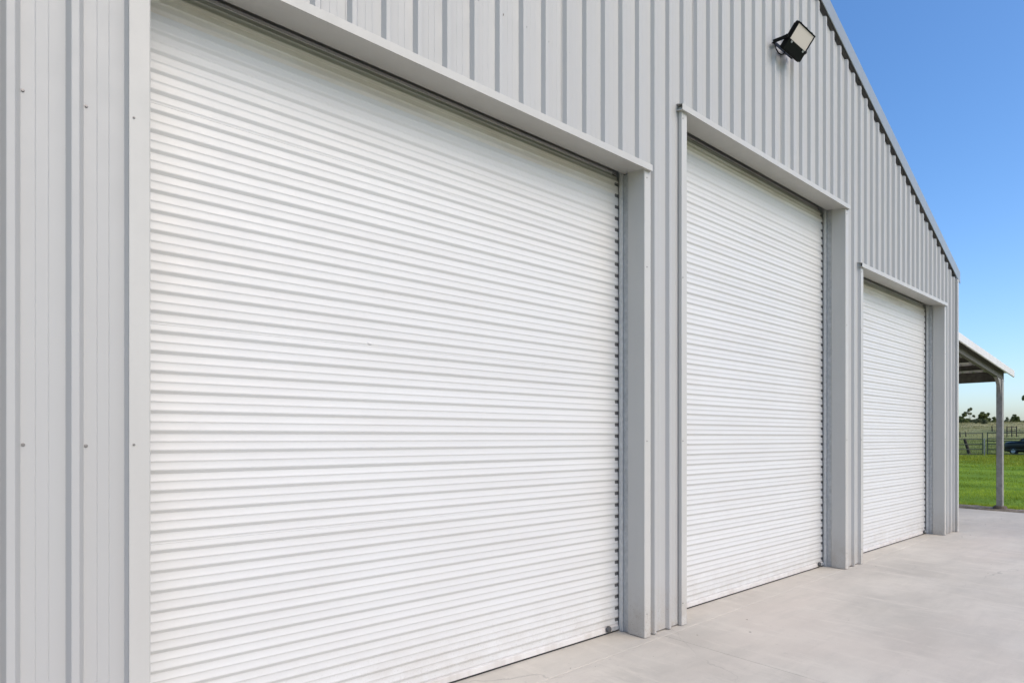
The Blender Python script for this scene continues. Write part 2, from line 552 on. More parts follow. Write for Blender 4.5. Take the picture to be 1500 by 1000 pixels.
simple_wall('side_wall', (WX0 - 0.025, 0.05), (WX0 - 0.025, DEPTH), 0.01, eave, eave, M['wall'], 73, -1)
bw = MB().add([(WX0, DEPTH, 0), (WX1, DEPTH, 0), (WX1, DEPTH, eave), (APEX, DEPTH, rake_out(APEX) - 0.075), (WX0, DEPTH, eave)], [(0, 1, 2, 3, 4)])
under_shed(bw.build('back_wall', M['wall']))
for s in (1, -1):
    xe = WX1 + 0.09 if s > 0 else WX0 - 0.09
    v, f = [], []
    n = 0
    zr = lambda x: rake_out(x) - 0.045
    for i in range(73):
        for dx, dy in PROF[:8:2] + [PROF[7]]:
            y = 0.004 + (i + dx / PITCH) * (DEPTH + 0.05) / 73
            v += [(APEX, y, zr(APEX) - dy), (xe, y, zr(xe) - dy)]; n += 1
    for i in range(n - 1):
        f.append((2*i, 2*i+1, 2*i+3, 2*i+2))
    under_shed(mesh_obj('roof_sheet', v, f, M['wall']))
    # barge flashing: folded strip down the rake
    pr = ribbon([(0.14, 0.012), (-0.018, 0.008), (-0.020, -0.172), (-0.014, -0.178), (-0.012, -0.172)], 0.0025)
    v = []
    for x in (APEX, xe + s * 0.045):
        for (yy, zz) in pr:
            v.append((x, yy, rake_out(x) + zz))
    m = len(pr)
    f = [tuple(range(m)), tuple(reversed(range(m, 2*m)))] + [(i, i+m, (i+1) % m + m, (i+1) % m) for i in range(m)]
    under_shed(fix_normals(mesh_obj('barge_flashing', v, f, M['barge'])))
    # eave gutter on the long side
    g = MB()
    gx0 = xe + s * 0.01
    g.prism([(gx0, eave + 0.04), (gx0, eave - 0.06), (gx0 + s * 0.11, eave - 0.06), (gx0 + s * 0.115, eave + 0.05), (gx0 + s * 0.105, eave + 0.05), (gx0 + s * 0.10, eave - 0.05), (gx0 + s * 0.01, eave - 0.05), (gx0 + s * 0.01, eave + 0.04)], 'y', 0.03, DEPTH)
    under_shed(g.build('gutter', M['trim']))
    gx1 = xe + s * 0.122
    under_shed(MB().box(min(xe - s * 0.06, gx1), max(xe - s * 0.06, gx1), 0.018, 0.0285, eave - 0.062, eave + 0.03).build('gutter_stop_end', M['trim']))

# corner flashings
for s, xw in ((1, WX1), (-1, WX0)):
    path = [(xw - s * 0.065, 0.012), (xw - s * 0.065, -0.030), (xw + s * 0.002, -0.030), (xw + s * 0.002, -0.004), (xw + s * 0.030, -0.004), (xw + s * 0.030, 0.12), (xw + s * 0.022, 0.12)]
    ob = MB().prism(ribbon(path, 0.002 * s), 'z', 0.006, rake_in(xw) - 0.010).build('corner_flashing', M['trim'])
    under_shed(ob)

# closers between wall head and roof at both eaves
for s, xw in ((1, WX1), (-1, WX0)):
    x0, x1 = sorted((xw - s * 0.10, xw + s * 0.028))
    under_shed(MB().box(x0, x1, 0.034, 0.075, rake_in(xw) - 0.12, rake_out(xw + s * 0.03) - 0.082).build('eave_closer', M['wall']))

# wall screws, rows on the girts
sm = MB()
n = 8
ring = lambda r, y: [(r * math.cos(2*math.pi*i/n), y, r * math.sin(2*math.pi*i/n)) for i in range(n)]
v = ring(0.0072, 0.0) + ring(0.0072, -0.0015) + ring(0.0048, -0.002) + ring(0.0044, -0.0065)
f = [(r*n+i, r*n+(i+1) % n, (r+1)*n+(i+1) % n, (r+1)*n+i) for r in range(3) for i in range(n)] + [tuple(3*n+i for i in range(n))]
screw_mesh = None
rows = [0.18, 1.47, 2.77, 4.06, 5.33]
for z in rows:
    for k in range(-1, 62):
        x = RIB0 + k * PITCH + 0.0665
        if x < WX0 + 0.1 or x > WX1 - 0.1 or z > rake_in(x) - 0.08: continue
        if any(l - 0.085 < x < r + 0.085 and z < h + 0.06 for l, r, h in DOORS): continue
        jx, jz = random.gauss(0, 0.002), random.gauss(0, 0.006)
        if screw_mesh is None:
            o = mesh_obj('screw', v, f, M['screw']); screw_mesh = o.data; fix_normals(o)
        else:
            o = link(bpy.data.objects.new('screw', screw_mesh))
        o.location = (x + jx, RIB_H - 0.001, z + jz)
        o.rotation_euler = (0, random.uniform(0, 1), 0)
        under_shed(o)
# screws on the jamb flashings
for l, r, h in DOORS:
    for xs in (l - 0.058, r + 0.028):
        for z in (0.18, 1.47, 2.77, h - 0.05):
            o = link(bpy.data.objects.new('screw', screw_mesh))
            o.location = (xs, -0.005, z)
            o.scale = (0.7, 0.7, 0.7)
            under_shed(o)

# ------------------------------------------------------------------ openings: flashings, guides, roller doors
SP, SZ0 = 0.0887, 0.020           # slat pitch, first slat
DOOR_Y = 0.250
SLAT = [(.86, .0078), (.82, .0080), (.76, .0077), (.70, .0070), (.63, .0059), (.565, .0045), (.52, .0034), (.49, .0028), (.468, .0031),
        (.445, .0043), (.40, .0050), (.33, .0048), (.25, .0039), (.17, .0025), (.11, .0011), (.07, .0002), (.04, .0002), (.01, .0009), (-.03, .0028), (-.08, .0054), (-.14, .0077)]
SEAM = [(.86, .0078), (.82, .0080), (.76, .0077), (.70, .0070), (.63, .0059), (.565, .0045), (.52, .0034), (.49, .0028), (.468, .0034),
        (.43, .0048), (.375, .0050), (.365, .0038), (.335, .0036), (.325, .0048), (.215, .0034), (.14, .0019), (.07, .0002), (.04, .0002), (.01, .0009), (-.03, .0028), (-.08, .0054), (-.14, .0077)]
def slat_mesh(width, pr, name, mat='door'):
    """one corrugation of the curtain; shade of the guide gap is painted into its valley at both ends"""
    front = [(y, z * SP) for z, y in pr]
    back = [(0.0110, -SP * 0.138), (0.0110, SP * 0.858)]
    outline = front + back
    v, f, mi = [], [], []
    xs = [0.0, 0.042, width * 0.25, width * 0.5, width * 0.75, width - 0.042, width]
    m = len(outline)
    for x in xs:
        v += [(x, y, z) for y, z in outline]
    for i in range(len(xs) - 1):
        for q in range(m):
            a, b_ = i*m + q, i*m + (q + 1) % m
            f.append((a, b_, b_ + m, a + m))
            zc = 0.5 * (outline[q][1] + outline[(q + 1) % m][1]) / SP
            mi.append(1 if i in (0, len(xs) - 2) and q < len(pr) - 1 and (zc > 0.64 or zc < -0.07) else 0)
    f += [tuple(reversed(range(m))), tuple((len(xs) - 1)*m + q for q in range(m))]
    mi += [0, 0]
    me = bpy.data.meshes.new(name)
    me.from_pydata(v, [], f); me.materials.append(M[mat]); me.materials.append(M['gap_shade'])
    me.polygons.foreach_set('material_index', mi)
    bm = bmesh.new(); bm.from_mesh(me)
    bmesh.ops.recalc_face_normals(bm, faces=bm.faces)
    for fc in bm.faces: fc.smooth = True
    for e in bm.edges:
        e.smooth = not (len(e.link_faces) == 2 and e.calc_face_angle(0) > math.radians(38))
    bm.to_mesh(me); bm.free()
    return me

for di, (l, r, h) in enumerate(DOORS):
    # head flashing with front lip and soffit
    prof_h = [(-0.030, h), (-0.030, h + 0.046), (-0.027, h + 0.049), (0.026, h + 0.066), (0.026, h + 0.062), (-0.026, h + 0.044), (-0.026, h + 0.006),
              (0.202, h + 0.047), (0.202, h + 0.120), (0.205, h + 0.120), (0.205, h + 0.043)]
    ob = MB().prism(prof_h, 'x', l - 0.098, r + 0.066).build('head_flashing', M['trim'])
    under_shed(ob)
    for s, e in ((-1, l), (1, r)):
        # jamb flashing: outer hem, face, return into the opening
        path = [(e + s * 0.078, 0.022), (e + s * 0.074, -0.0045), (e + s * 0.004, -0.0055), (e, -0.0015), (e, 0.150), (e + s * 0.014, 0.150)]
        ob = MB().prism(ribbon(path, -0.0018 * s), 'z', 0.005, h + 0.036).build('jamb_flashing', M['trim'])
        under_shed(ob)
        # steel column behind the guide
        ob = MB().box(min(e + s*0.048, e + s*0.2), max(e + s*0.048, e + s*0.2), 0.070, 0.30, 0.0, h + 0.35).build('door_column', M['galv'])
        under_shed(ob)
        ob = MB().box(min(e + s*0.016, e + s*0.047), max(e + s*0.016, e + s*0.047), 0.157, 0.205, 0.003, h + 0.03).build('jamb_packer', M['galv'])
        under_shed(ob)
    door = empty('roller_door', ((l + r) / 2, DOOR_Y, 0))
    under_shed(door)
    inv = Matrix.Translation((-(l + r) / 2, -DOOR_Y, 0))
    def under_door(o):
        o.parent = door
        o.matrix_parent_inverse = inv
        return o
    for s, e in ((-1, l), (1, r)):
        c = lambda a: e + s * a
        pg = [(c(0.003), 0.208), (c(0.003), 0.2400), (c(0.007), 0.2400), (c(0.007), 0.216), (c(0.043), 0.216), (c(0.043), 0.296), (c(0.007), 0.296), (c(0.007), 0.284), (c(0.003), 0.284), (c(0.003), 0.300), (c(0.047), 0.300), (c(0.047), 0.208)]
        o = MB().prism(pg, 'z', 0.004, h + 0.16).build('guide_rail', M['guide'])
        under_door(o)
    w = (r - l) + 0.030
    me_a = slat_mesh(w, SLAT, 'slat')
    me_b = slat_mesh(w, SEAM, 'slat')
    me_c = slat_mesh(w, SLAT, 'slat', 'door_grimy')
    # the curtain runs straight up, then rolls back onto its drum
    z_curl = h - 0.065
    R_ = 0.33
    nsl = int((h + 0.58 - SZ0) / SP)
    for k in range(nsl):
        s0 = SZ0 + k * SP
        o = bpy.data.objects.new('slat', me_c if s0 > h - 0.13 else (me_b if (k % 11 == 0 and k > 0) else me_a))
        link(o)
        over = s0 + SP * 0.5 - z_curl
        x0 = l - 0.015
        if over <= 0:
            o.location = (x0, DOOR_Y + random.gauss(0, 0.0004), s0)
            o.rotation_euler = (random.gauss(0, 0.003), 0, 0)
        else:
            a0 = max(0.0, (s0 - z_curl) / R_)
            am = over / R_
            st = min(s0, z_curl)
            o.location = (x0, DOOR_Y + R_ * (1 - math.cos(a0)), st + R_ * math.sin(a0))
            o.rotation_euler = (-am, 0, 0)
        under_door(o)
    dr = MB().tube([(l, DOOR_Y + R_ + 0.02, z_curl), (r, DOOR_Y + R_ + 0.02, z_curl)], 0.30, 28).build('drum', M['galv'], smooth=True)
    under_door(dr)
    br = MB().prism([(0.238, 0.016), (0.2395, 0.050), (0.247, 0.055), (0.272, 0.055), (0.272, 0.014), (0.240, 0.014)], 'x', l + 0.006, r - 0.006).build('bottom_rail', M['rail'], bevel=0.001)
    under_door(br)
    under_door(MB().box(l + 0.008, r - 0.008, 0.246, 0.268, 0.001, 0.0135).build('weather_seal', M['rubber']))
    # latch bolt and rubber stop on the rail's right end
    lp = MB().box(r - 0.085, r - 0.008, 0.2325, 0.2375, 0.018, 0.046).build('latch_plate', M['galv'], bevel=0.002)
    under_door(lp)
    rs = MB().tube([(r - 0.135, 0.236, 0.044), (r - 0.135, 0.226, 0.044), (r - 0.135, 0.216, 0.044), (r - 0.135, 0.213, 0.044)], [0.024, 0.026, 0.021, 0.010], 14).build('rubber_stop', M['dark_steel'], smooth=True)
    under_door(rs)

    if di == 0:
        # a small dent in the curtain, on its middle seam
        ring_n = 12
        dv = [(0.0, -0.0035, 0.0)]
        for rr, yy in ((0.4, -0.0025), (0.75, 0.002), (1.0, 0.006)):
            dv += [(rr * 0.024 * math.cos(2*math.pi*q/ring_n), yy, rr * 0.011 * math.sin(2*math.pi*q/ring_n)) for q in range(ring_n)]
        df = [(0, 1 + q, 1 + (q + 1) % ring_n) for q in range(ring_n)]
        for rg in range(2):
            df += [(1 + rg*ring_n + q, 1 + (rg+1)*ring_n + q, 1 + (rg+1)*ring_n + (q+1) % ring_n, 1 + rg*ring_n + (q+1) % ring_n) for q in range(ring_n)]
        o = fix_normals(mesh_obj('dent', dv, df, M['door'], smooth=True))
        o.location = (1.610, DOOR_Y + 0.001, 2.017)
        o.rotation_euler = (0, 0.12, 0)
        under_door(o)

# ------------------------------------------------------------------ floodlight on the gable
fa = math.radians(49.5)
FL, FW = 0.243, 0.345
flood = empty('floodlight', (5.885, 0.0, 5.27))
tag(flood, 'black square floodlight tilted downward on a bracket high on the gable', 'floodlight')
fl_mat = Matrix(((1, 0, 0, 5.885), (0, -math.cos(fa), -math.sin(fa), -0.090), (0, math.sin(fa), -math.cos(fa), 5.166), (0, 0, 0, 1)))
def under_flood(o, local=True):
    o.parent = flood
    inv = Matrix.Translation((-5.885, 0, -5.27))
    o.matrix_parent_inverse = inv
    if local: o.matrix_basis = fl_mat
    return o
hw = FW / 2
mb = MB().prism([(-hw, 0.012), (-hw + 0.012, 0.0), (hw - 0.012, 0.0), (hw, 0.012), (hw, FL - 0.012), (hw - 0.012, FL), (-hw + 0.012, FL), (-hw, FL - 0.012)], 'z', -0.034, -0.004)
under_flood(mb.build('housing', M['black'], bevel=0.003))
fins = MB()
for i in range(11):
    x = -hw + 0.03 + i * (FW - 0.06) / 10
    fins.box(x - 0.002, x + 0.002, 0.10, FL - 0.02, -0.060, -0.033)
under_flood(fins.build('heat_sink', M['black']))
under_flood(MB().box(-hw + 0.03, hw - 0.03, 0.012, 0.085, -0.070, -0.033).build('driver_box', M['black'], bevel=0.004))
pv0, pv1, pw = 0.098, FL - 0.014, hw - 0.017
fr = MB()
fr.box(-hw + 0.002, hw - 0.002, pv1, FL - 0.002, -0.004, 0.004)
fr.box(-hw + 0.002, hw - 0.002, 0.006, pv0, -0.004, 0.006)
fr.box(-hw + 0.002, -pw, pv0, pv1, -0.004, 0.004)
fr.box(pw, hw - 0.002, pv0, pv1, -0.004, 0.004)
under_flood(fr.build('bezel', M['black'], bevel=0.0015))
def led_mat():
    m, nt, b = new_mat('led_board')
    tc = nt.nodes.new('ShaderNodeTexCoord')
    vo = nt.nodes.new('ShaderNodeTexVoronoi'); vo.inputs['Scale'].default_value = 70; vo.inputs['Randomness'].default_value = 0.0
    nt.links.new(tc.outputs['Object'], vo.inputs['Vector'])
    c = mixc(nt, ramp(nt, vo.outputs['Distance'], 0.22, 0.34), (0.80, 0.70, 0.58), (0.76, 0.69, 0.64))
    nt.links.new(c, b.inputs['Base Color']); b.inputs['Roughness'].default_value = 0.35
    return m
M['led'] = led_mat()
lp_ = under_flood(MB().box(-pw, pw, pv0, pv1, -0.0038, -0.001).build('led_panel', M['led']))
lp_['label'] = 'pale unlit lamp panel behind glass'
for i in (-1, 1):
    under_flood(MB().box(i * 0.115 - 0.012, i * 0.115 + 0.012, pv0 - 0.022, pv0 - 0.006, 0.006, 0.011).build('clip', M['galv'], bevel=0.002))
for i in (-1, 0, 1):
    under_flood(MB().box(i * 0.11 - 0.012, i * 0.11 + 0.012, FL - 0.004, FL + 0.004, -0.026, -0.006).build('lug', M['black'], bevel=0.002))
hinge = fl_mat @ Vector((0, FL * 0.40, -0.02))
br = MB()
br.bar((5.885 - 0.188, -0.006, 5.268), (5.885 + 0.188, -0.006, 5.268), 0.005, 0.038)
for s in (-1, 1):
    x = 5.885 + s * 0.186
    br.bar((x, -0.004, 5.268), (x, hinge.y - 0.012, hinge.z), 0.005, 0.036)
under_flood(br.build('bracket', M['black'], bevel=0.001), False)
for s in (-1, 1):
    x = 5.885 + s * 0.176
    under_flood(MB().tube([(x, hinge.y, hinge.z), (x + s * 0.022, hinge.y, hinge.z)], 0.017, 12).build('hinge_bolt', M['black'], smooth=True), False)
cb = [(5.725, 0.02, 5.275), (5.715, -0.010, 5.270), (5.703, -0.022, 5.235), (5.706, -0.030, 5.19), (5.725, -0.045, 5.150), (5.755, -0.058, 5.140), (5.785, -0.066, 5.155), (5.80, -0.072, 5.185)]
under_flood(MB().tube(cb, 0.0055, 8).build('cable', M['black'], smooth=True), False)

# ------------------------------------------------------------------ lean-to awning past the shed's right corner
AX0, AX1, AY0, AY1 = 11.80, 16.26, 0.10, 12.6
def aw_z(x): return 3.236 - 0.0892 * (x - 12.27)
awn = empty('lean_to_awning', (15.82, 0.24, 0))
tag(awn, 'open lean-to awning with pale edge flashing on a steel post past the shed corner', 'awning')
ainv = Matrix.Translation((-15.82, -0.24, 0))
def under_awn(o):
    o.parent = awn; o.matrix_parent_inverse = ainv
    return o
y = AY0 + 0.01
while y < AY1 - 0.1:
    pts = [(y + k_ * PITCH + dx, dy) for k_ in range(4) for dx, dy in PROF[:8]] + [(y + 4 * PITCH, RIB_H), (y + 4 * PITCH + 0.03, 0.004)]
    v = []
    for (yy, d) in pts:
        v += [(AX0, yy, aw_z(AX0) - 0.012 - d), (AX1, yy, aw_z(AX1) - 0.012 - d)]
    f = [(2*i, 2*i+1, 2*i+3, 2*i+2) for i in range(len(pts) - 1)]
    under_awn(smooth_by_angle(mesh_obj('roof_sheet', v, f, M['awning_roof']), 20))
    y += 4 * PITCH
pr = ribbon([(0.16, 0.002), (-0.012, 0.002), (-0.012, -0.128), (0.006, -0.136)], 0.003)
v = []
for x in (AX0, AX1 + 0.02):
    v += [(x, AY0 + yy, aw_z(x) + zz) for yy, zz in pr]
m = len(pr)
f = [tuple(range(m)), tuple(reversed(range(m, 2*m)))] + [(i, i+m, (i+1) % m + m, (i+1) % m) for i in range(m)]
under_awn(fix_normals(mesh_obj('edge_flashing', v, f, M['awning_roof'])))
def raf(yc):
    # C section rafter
    sec = [(0, 0), (0.06, 0), (0.06, 0.02), (0.004, 0.004), (0.004, 0.186), (0.06, 0.17), (0.06, 0.19), (0, 0.19)]
    sec = [(0, 0), (0.065, 0), (0.065, 0.018), (0.0615, 0.018), (0.0615, 0.0035), (0.0035, 0.0035), (0.0035, 0.1865), (0.0615, 0.1865), (0.0615, 0.172), (0.065, 0.172), (0.065, 0.19), (0, 0.19)]
    v = []
    for x in (AX0, 15.93):
        zb = aw_z(x) - 0.041 - 0.19
        v += [(x, yc + a, zb + b) for a, b in sec]
    m = len(sec)
    f = [tuple(range(m)), tuple(reversed(range(m, 2*m)))] + [(i, i+m, (i+1) % m + m, (i+1) % m) for i in range(m)]
    return under_awn(fix_normals(mesh_obj('rafter', v, f, M['awning_dark'])))
for yc in (0.205, 4.2, 8.2, 12.2):
    raf(yc)
for x in (12.3, 13.25, 14.2, 15.1):
    zt = aw_z(x) - 0.0415
    for ya, yb in ((0.27, 4.19), (4.27, 8.19), (8.27, 12.19)):
        under_awn(MB().prism([(x, zt), (x + 0.05, zt), (x + 0.05, zt - 0.003), (x + 0.003, zt - 0.003), (x + 0.003, zt - 0.10), (x - 0.045, zt - 0.10), (x - 0.045, zt - 0.097), (x, zt - 0.097)], 'y', ya, yb).build('purlin', M['awning_dark']))
zt = aw_z(15.93) - 0.0455
under_awn(MB().prism([(15.935, zt), (16.0, zt), (16.0, zt - 0.004), (15.939, zt - 0.004), (15.939, zt - 0.206), (16.0, zt - 0.206), (16.0, zt - 0.21), (15.935, zt - 0.21)], 'y', 0.2, 12.3).build('eave_beam', M['awning_dark']))
for yc in (0.24, 4.235, 8.235, 12.235):
    top = aw_z(15.82) - 0.235
    post = MB().prism([(15.748, yc - 0.05), (15.892, yc - 0.05), (15.892, yc + 0.05), (15.748, yc + 0.05)], 'z', 0.04, top).build('post', M['awning_steel'], bevel=0.008, seg=2)
    under_awn(post)
    # curved knee between post and rafter
    kn = [(15.747, top - 0.42)]
    for i in range(7):
        a = i / 6 * math.pi / 2
        kn.append((15.747 - 0.34 * (1 - math.cos(a)), top - 0.42 + 0.42 * math.sin(a) + 0.0892 * 0.34 * (1 - math.cos(a))))
    kn.append((15.747, top))
    under_awn(MB().prism(kn, 'y', yc - 0.03, yc + 0.03).build('knee_bracket', M['awning_steel']))
pm = MB()
n = 16
rings = []
for q, (z, rr) in enumerate(((0.0, 0.13), (0.03, 0.125), (0.07, 0.11), (0.09, 0.088))):
    rings += [(15.82 + rr * math.cos(2*math.pi*i/n) * (1 + random.uniform(-.08, .08)), 0.24 + rr * math.sin(2*math.pi*i/n) * (1 + random.uniform(-.08, .08)), z + random.uniform(0, 0.012)) for i in range(n)]
pf = [(r_*n+i, r_*n+(i+1) % n, (r_+1)*n+(i+1) % n, (r_+1)*n+i) for r_ in range(3) for i in range(n)] + [tuple(3*n+i for i in range(n)), tuple(reversed(range(n)))]
pm.add(rings, pf)
under_awn(pm.build('footing', M['concrete_dark']))

# ------------------------------------------------------------------ yard fence, vehicle, paddock things
FWD = Vector((math.cos(YAW), math.sin(YAW), 0)); RGT = Vector((math.sin(YAW), -math.cos(YAW), 0))
def spot(px, depth, z=None):
    """ground point seen near a column of the photo, at a distance along the view axis"""
    p = CAM + (FWD + RGT * ((px - 750) / FOCAL_PX)) * depth
    p.z = float(ground_h(np.array(p.x), np.array(p.y))) if z is None else z
    return p

def yard_panel(a, b, heights, label, rail=0.072, mat='yard', ends=(True, True), cat='fence panel', mid=True):
    root = empty('yard_fence_panel', tuple(a))
    tag(root, label, cat, 'steel yard fence panels beyond the lawn')
    inv = Matrix.Translation(-a)
    def ch(o):
        o.parent = root; o.matrix_parent_inverse = inv
    top = heights[-1]
    for i, hgt in enumerate(heights):
        ch(MB().tube([a + Vector((0, 0, hgt)), (a + b) / 2 + Vector((0, 0, hgt - 0.012 + random.uniform(-.01, .01))), b + Vector((0, 0, hgt))], rail / 2, 8).build('rail', M[mat], smooth=True))
    d = (b - a).normalized()
    for e, on in ((a, ends[0]), (b, ends[1])):
        if on:
            ch(MB().tube([e, e + Vector((0, 0, top + 0.06))], 0.036, 8).build('post', M[mat], smooth=True))
    if mid:
        c = (a + b) / 2 + d * 0.3
        ch(MB().tube([c + Vector((0, 0.03, heights[0] - 0.03)), c + Vector((0, 0.03, top))], 0.02, 6).build('brace', M[mat], smooth=True))
    return root

H5 = [0.10, 0.52, 0.94, 1.38, 1.87]
H6 = [0.14, 0.50, 0.94, 1.22, 1.42, 1.90]
yard_panel(spot(1358, 52.6), spot(1439.5, 52.2), H5, 'five rail dark steel fence panel left of the slim gate post', mid=False)
yard_panel(spot(1446.5, 52), spot(1520, 49.5), H6, 'six rail dark steel fence panel crossing behind the awning post', mid=False)
gp = spot(1442, 52)
o = MB().tube([gp, gp + Vector((0, 0, 1.45))], 0.05, 8).build('gate_post', M['yard_light'], smooth=True)
tag(o, 'slim grey gate post between the two fence panels', 'post')
# far rail set back in the paddock
fa_, fb_ = spot(1475, 88), spot(1489, 88)
root = empty('cattle_rail', tuple(fa_)); tag(root, 'small brown cattle rail standing in the paddock behind the fence', 'fence')
inv = Matrix.Translation(-fa_)
for p_ in (fa_, (fa_ + fb_) / 2, fb_):
    o = MB().tube([p_ - Vector((0, 0, 0.2)), p_ + Vector((0, 0, 1.5))], 0.06, 6).build('post', M['timber']); o.parent = root; o.matrix_parent_inverse = inv
for q in (0.85, 1.4):
    o = MB().tube([fa_ + Vector((0, 0, q)), fb_ + Vector((0, 0, q))], 0.05, 6).build('rail', M['timber']); o.parent = root; o.matrix_parent_inverse = inv
# leaning dark timber post
p0 = spot(1420.5, 53.5); p1 = spot(1412.5, 53.6); p1.z = p0.z + 1.42
o = MB().tube([p0 - Vector((0, 0, 0.1)), p0.lerp(p1, 0.5) + Vector((0.03, 0, 0)), p1], [0.13, 0.12, 0.10], 10).build('leaning_post', M['timber'], smooth=True)
tag(o, 'thick dark timber post leaning behind the left fence panel', 'post')
for px, dd, hh, lab in ((1453.5, 100, 0.9, 'short dark paddock post on the dry slope just left of the awning post'), (1406.5, 92, 0.8, 'short dark paddock post on the slope next to the shed corner'), (1415, 92, 0.75, 'short dark paddock post above the leaning timber post')):
    p_ = spot(px, dd)
    o = MB().tube([p_ - Vector((0, 0, .2)), p_ + Vector((0.02, 0.05, hh))], [0.09, 0.07], 7).build('paddock_post', M['timber'])
    tag(o, lab, 'post', 'paddock posts on the dry slope')

# dark car parked behind the fence, only its front corner inside the frame
M['car'] = plain('car_paint', (0.010, 0.010, 0.010), 0.3, 0.0, 0.1, 3, 0.22)
M['glass'] = plain('car_glass', (0.03, 0.035, 0.04), 0.05, 0, 0.05, 3, 1.0)
M['lamp'] = plain('lamp_lens', (0.55, 0.55, 0.55), 0.1, 0, 0.05, 3, 0.9)
M['tyre'] = plain('tyre', (0.02, 0.02, 0.02), 0.85)
cp = spot(1480.5, 54)
cdir = Vector((-0.42, -0.91, 0)).normalized()
car = empty('parked_car', tuple(cp)); car.rotation_euler = (0, 0, math.atan2(cdir.y, cdir.x))
tag(car, 'dark shiny car parked behind the rail fence, cut off by the right edge', 'car')
secs = [(0.0, 0.76, 0.40, 0.98), (0.08, 0.84, 0.30, 1.10), (0.5, 0.88, 0.24, 1.16), (1.1, 0.90, 0.24, 1.19), (1.9, 0.92, 0.24, 1.20), (3.4, 0.92, 0.24, 1.20), (4.2, 0.90, 0.28, 1.18), (4.55, 0.80, 0.36, 1.06)]
v, f = [], []
m = 10
for (x, hwid, zb, zt) in secs:
    v += [(x, -hwid * .9, zb), (x, -hwid, zb + .15), (x, -hwid, zt - .22), (x, -hwid * .93, zt - .06), (x, -hwid * .6, zt), (x, hwid * .6, zt), (x, hwid * .93, zt - .06), (x, hwid, zt - .22), (x, hwid, zb + .15), (x, hwid * .9, zb)]
for i in range(len(secs) - 1):
    for q in range(m):
        f.append((i*m+q, i*m+(q+1) % m, (i+1)*m+(q+1) % m, (i+1)*m+q))
f += [tuple(range(m)), tuple(reversed([(len(secs)-1)*m + q for q in range(m)]))]
o = smooth_by_angle(fix_normals(mesh_obj('body', v, f, M['car'], car)), 50)
cab = [(1.15, 0.80, 1.17), (1.85, 0.68, 1.66), (3.5, 0.68, 1.68), (4.1, 0.76, 1.19)]
v = []
for (x, hwid, z) in cab:
    v += [(x, -hwid, z), (x, hwid, z)]
v += [(1.15, -0.8, 1.0), (1.15, 0.8, 1.0), (4.1, -0.76, 1.0), (4.1, 0.76, 1.0)]
f = [(2, 3, 5, 4), (0, 8, 10, 6, 4, 2), (1, 3, 5, 7, 11, 9)]
fix_normals(mesh_obj('roof', v, f, M['car'], car))
mesh_obj('windscreen', [(1.14, -0.74, 1.19), (1.14, 0.74, 1.19), (1.83, 0.62, 1.65), (1.83, -0.62, 1.65)], [(0, 1, 2, 3)], M['glass'], car)
mesh_obj('rear_window', [(4.11, -0.70, 1.2), (3.52, -0.62, 1.665), (3.52, 0.62, 1.665), (4.11, 0.70, 1.2)], [(0, 1, 2, 3)], M['glass'], car)
for s in (-1, 1):
    mesh_obj('side_window', [(1.45, s * 0.795, 1.23), (1.95, s * 0.705, 1.61), (3.4, s * 0.705, 1.62), (3.85, s * 0.785, 1.23)], [(0, 1, 2, 3)], M['glass'], car)
    MB().box(-0.02, 0.22, s * 0.62 - 0.14, s * 0.62 + 0.14, 0.78, 0.95).build('headlight', M['lamp'], car, bevel=0.03, seg=2)
MB().box(-0.05, 0.16, -0.72, 0.72, 0.28, 0.46).build('bumper', M['car'], car, bevel=0.04, seg=2)
for x in (0.85, 3.6):
    for s in (-1, 1):
        wt = MB().tube([(x, s * 0.70, 0.32), (x, s * 0.74, 0.32), (x, s * 0.90, 0.32), (x, s * 0.93, 0.32)], [0.29, 0.325, 0.325, 0.27], 20).build('wheel', M['tyre'], car, smooth=True)
        MB().tube([(x, s * 0.925, 0.32), (x, s * 0.936, 0.32)], [0.19, 0.17], 14).build('rim', M['galv'], wt)

# ------------------------------------------------------------------ trees on the paddock crest
M['leaf_dark'] = leaf_mat('gum_leaves', (0.11, 0.14, 0.045), (0.26, 0.29, 0.11), 0.5, 0.45)
M['leaf_grey'] = leaf_mat('pale_gum_leaves', (0.14, 0.16, 0.08), (0.30, 0.31, 0.17), 0.5, 0.45)

def leaf_cluster(c, r, n, size, flat=0.8):
    p = rng.normal(size=(n, 3)); p /= np.linalg.norm(p, axis=1)[:, None]
    p *= (rng.random((n, 1)) ** 0.4) * r
    p[:, 2] *= flat
    p += np.array(c)
    a = rng.normal(size=(n, 3)); a /= np.linalg.norm(a, axis=1)[:, None]
    b = np.cross(a, rng.normal(size=(n, 3))); b /= np.linalg.norm(b, axis=1)[:, None]
    s = size * (0.6 + 0.8 * rng.random((n, 1)))
    return np.stack([p - a * s, p + b * s * 0.45, p + a * s, p - b * s * 0.45], 1)

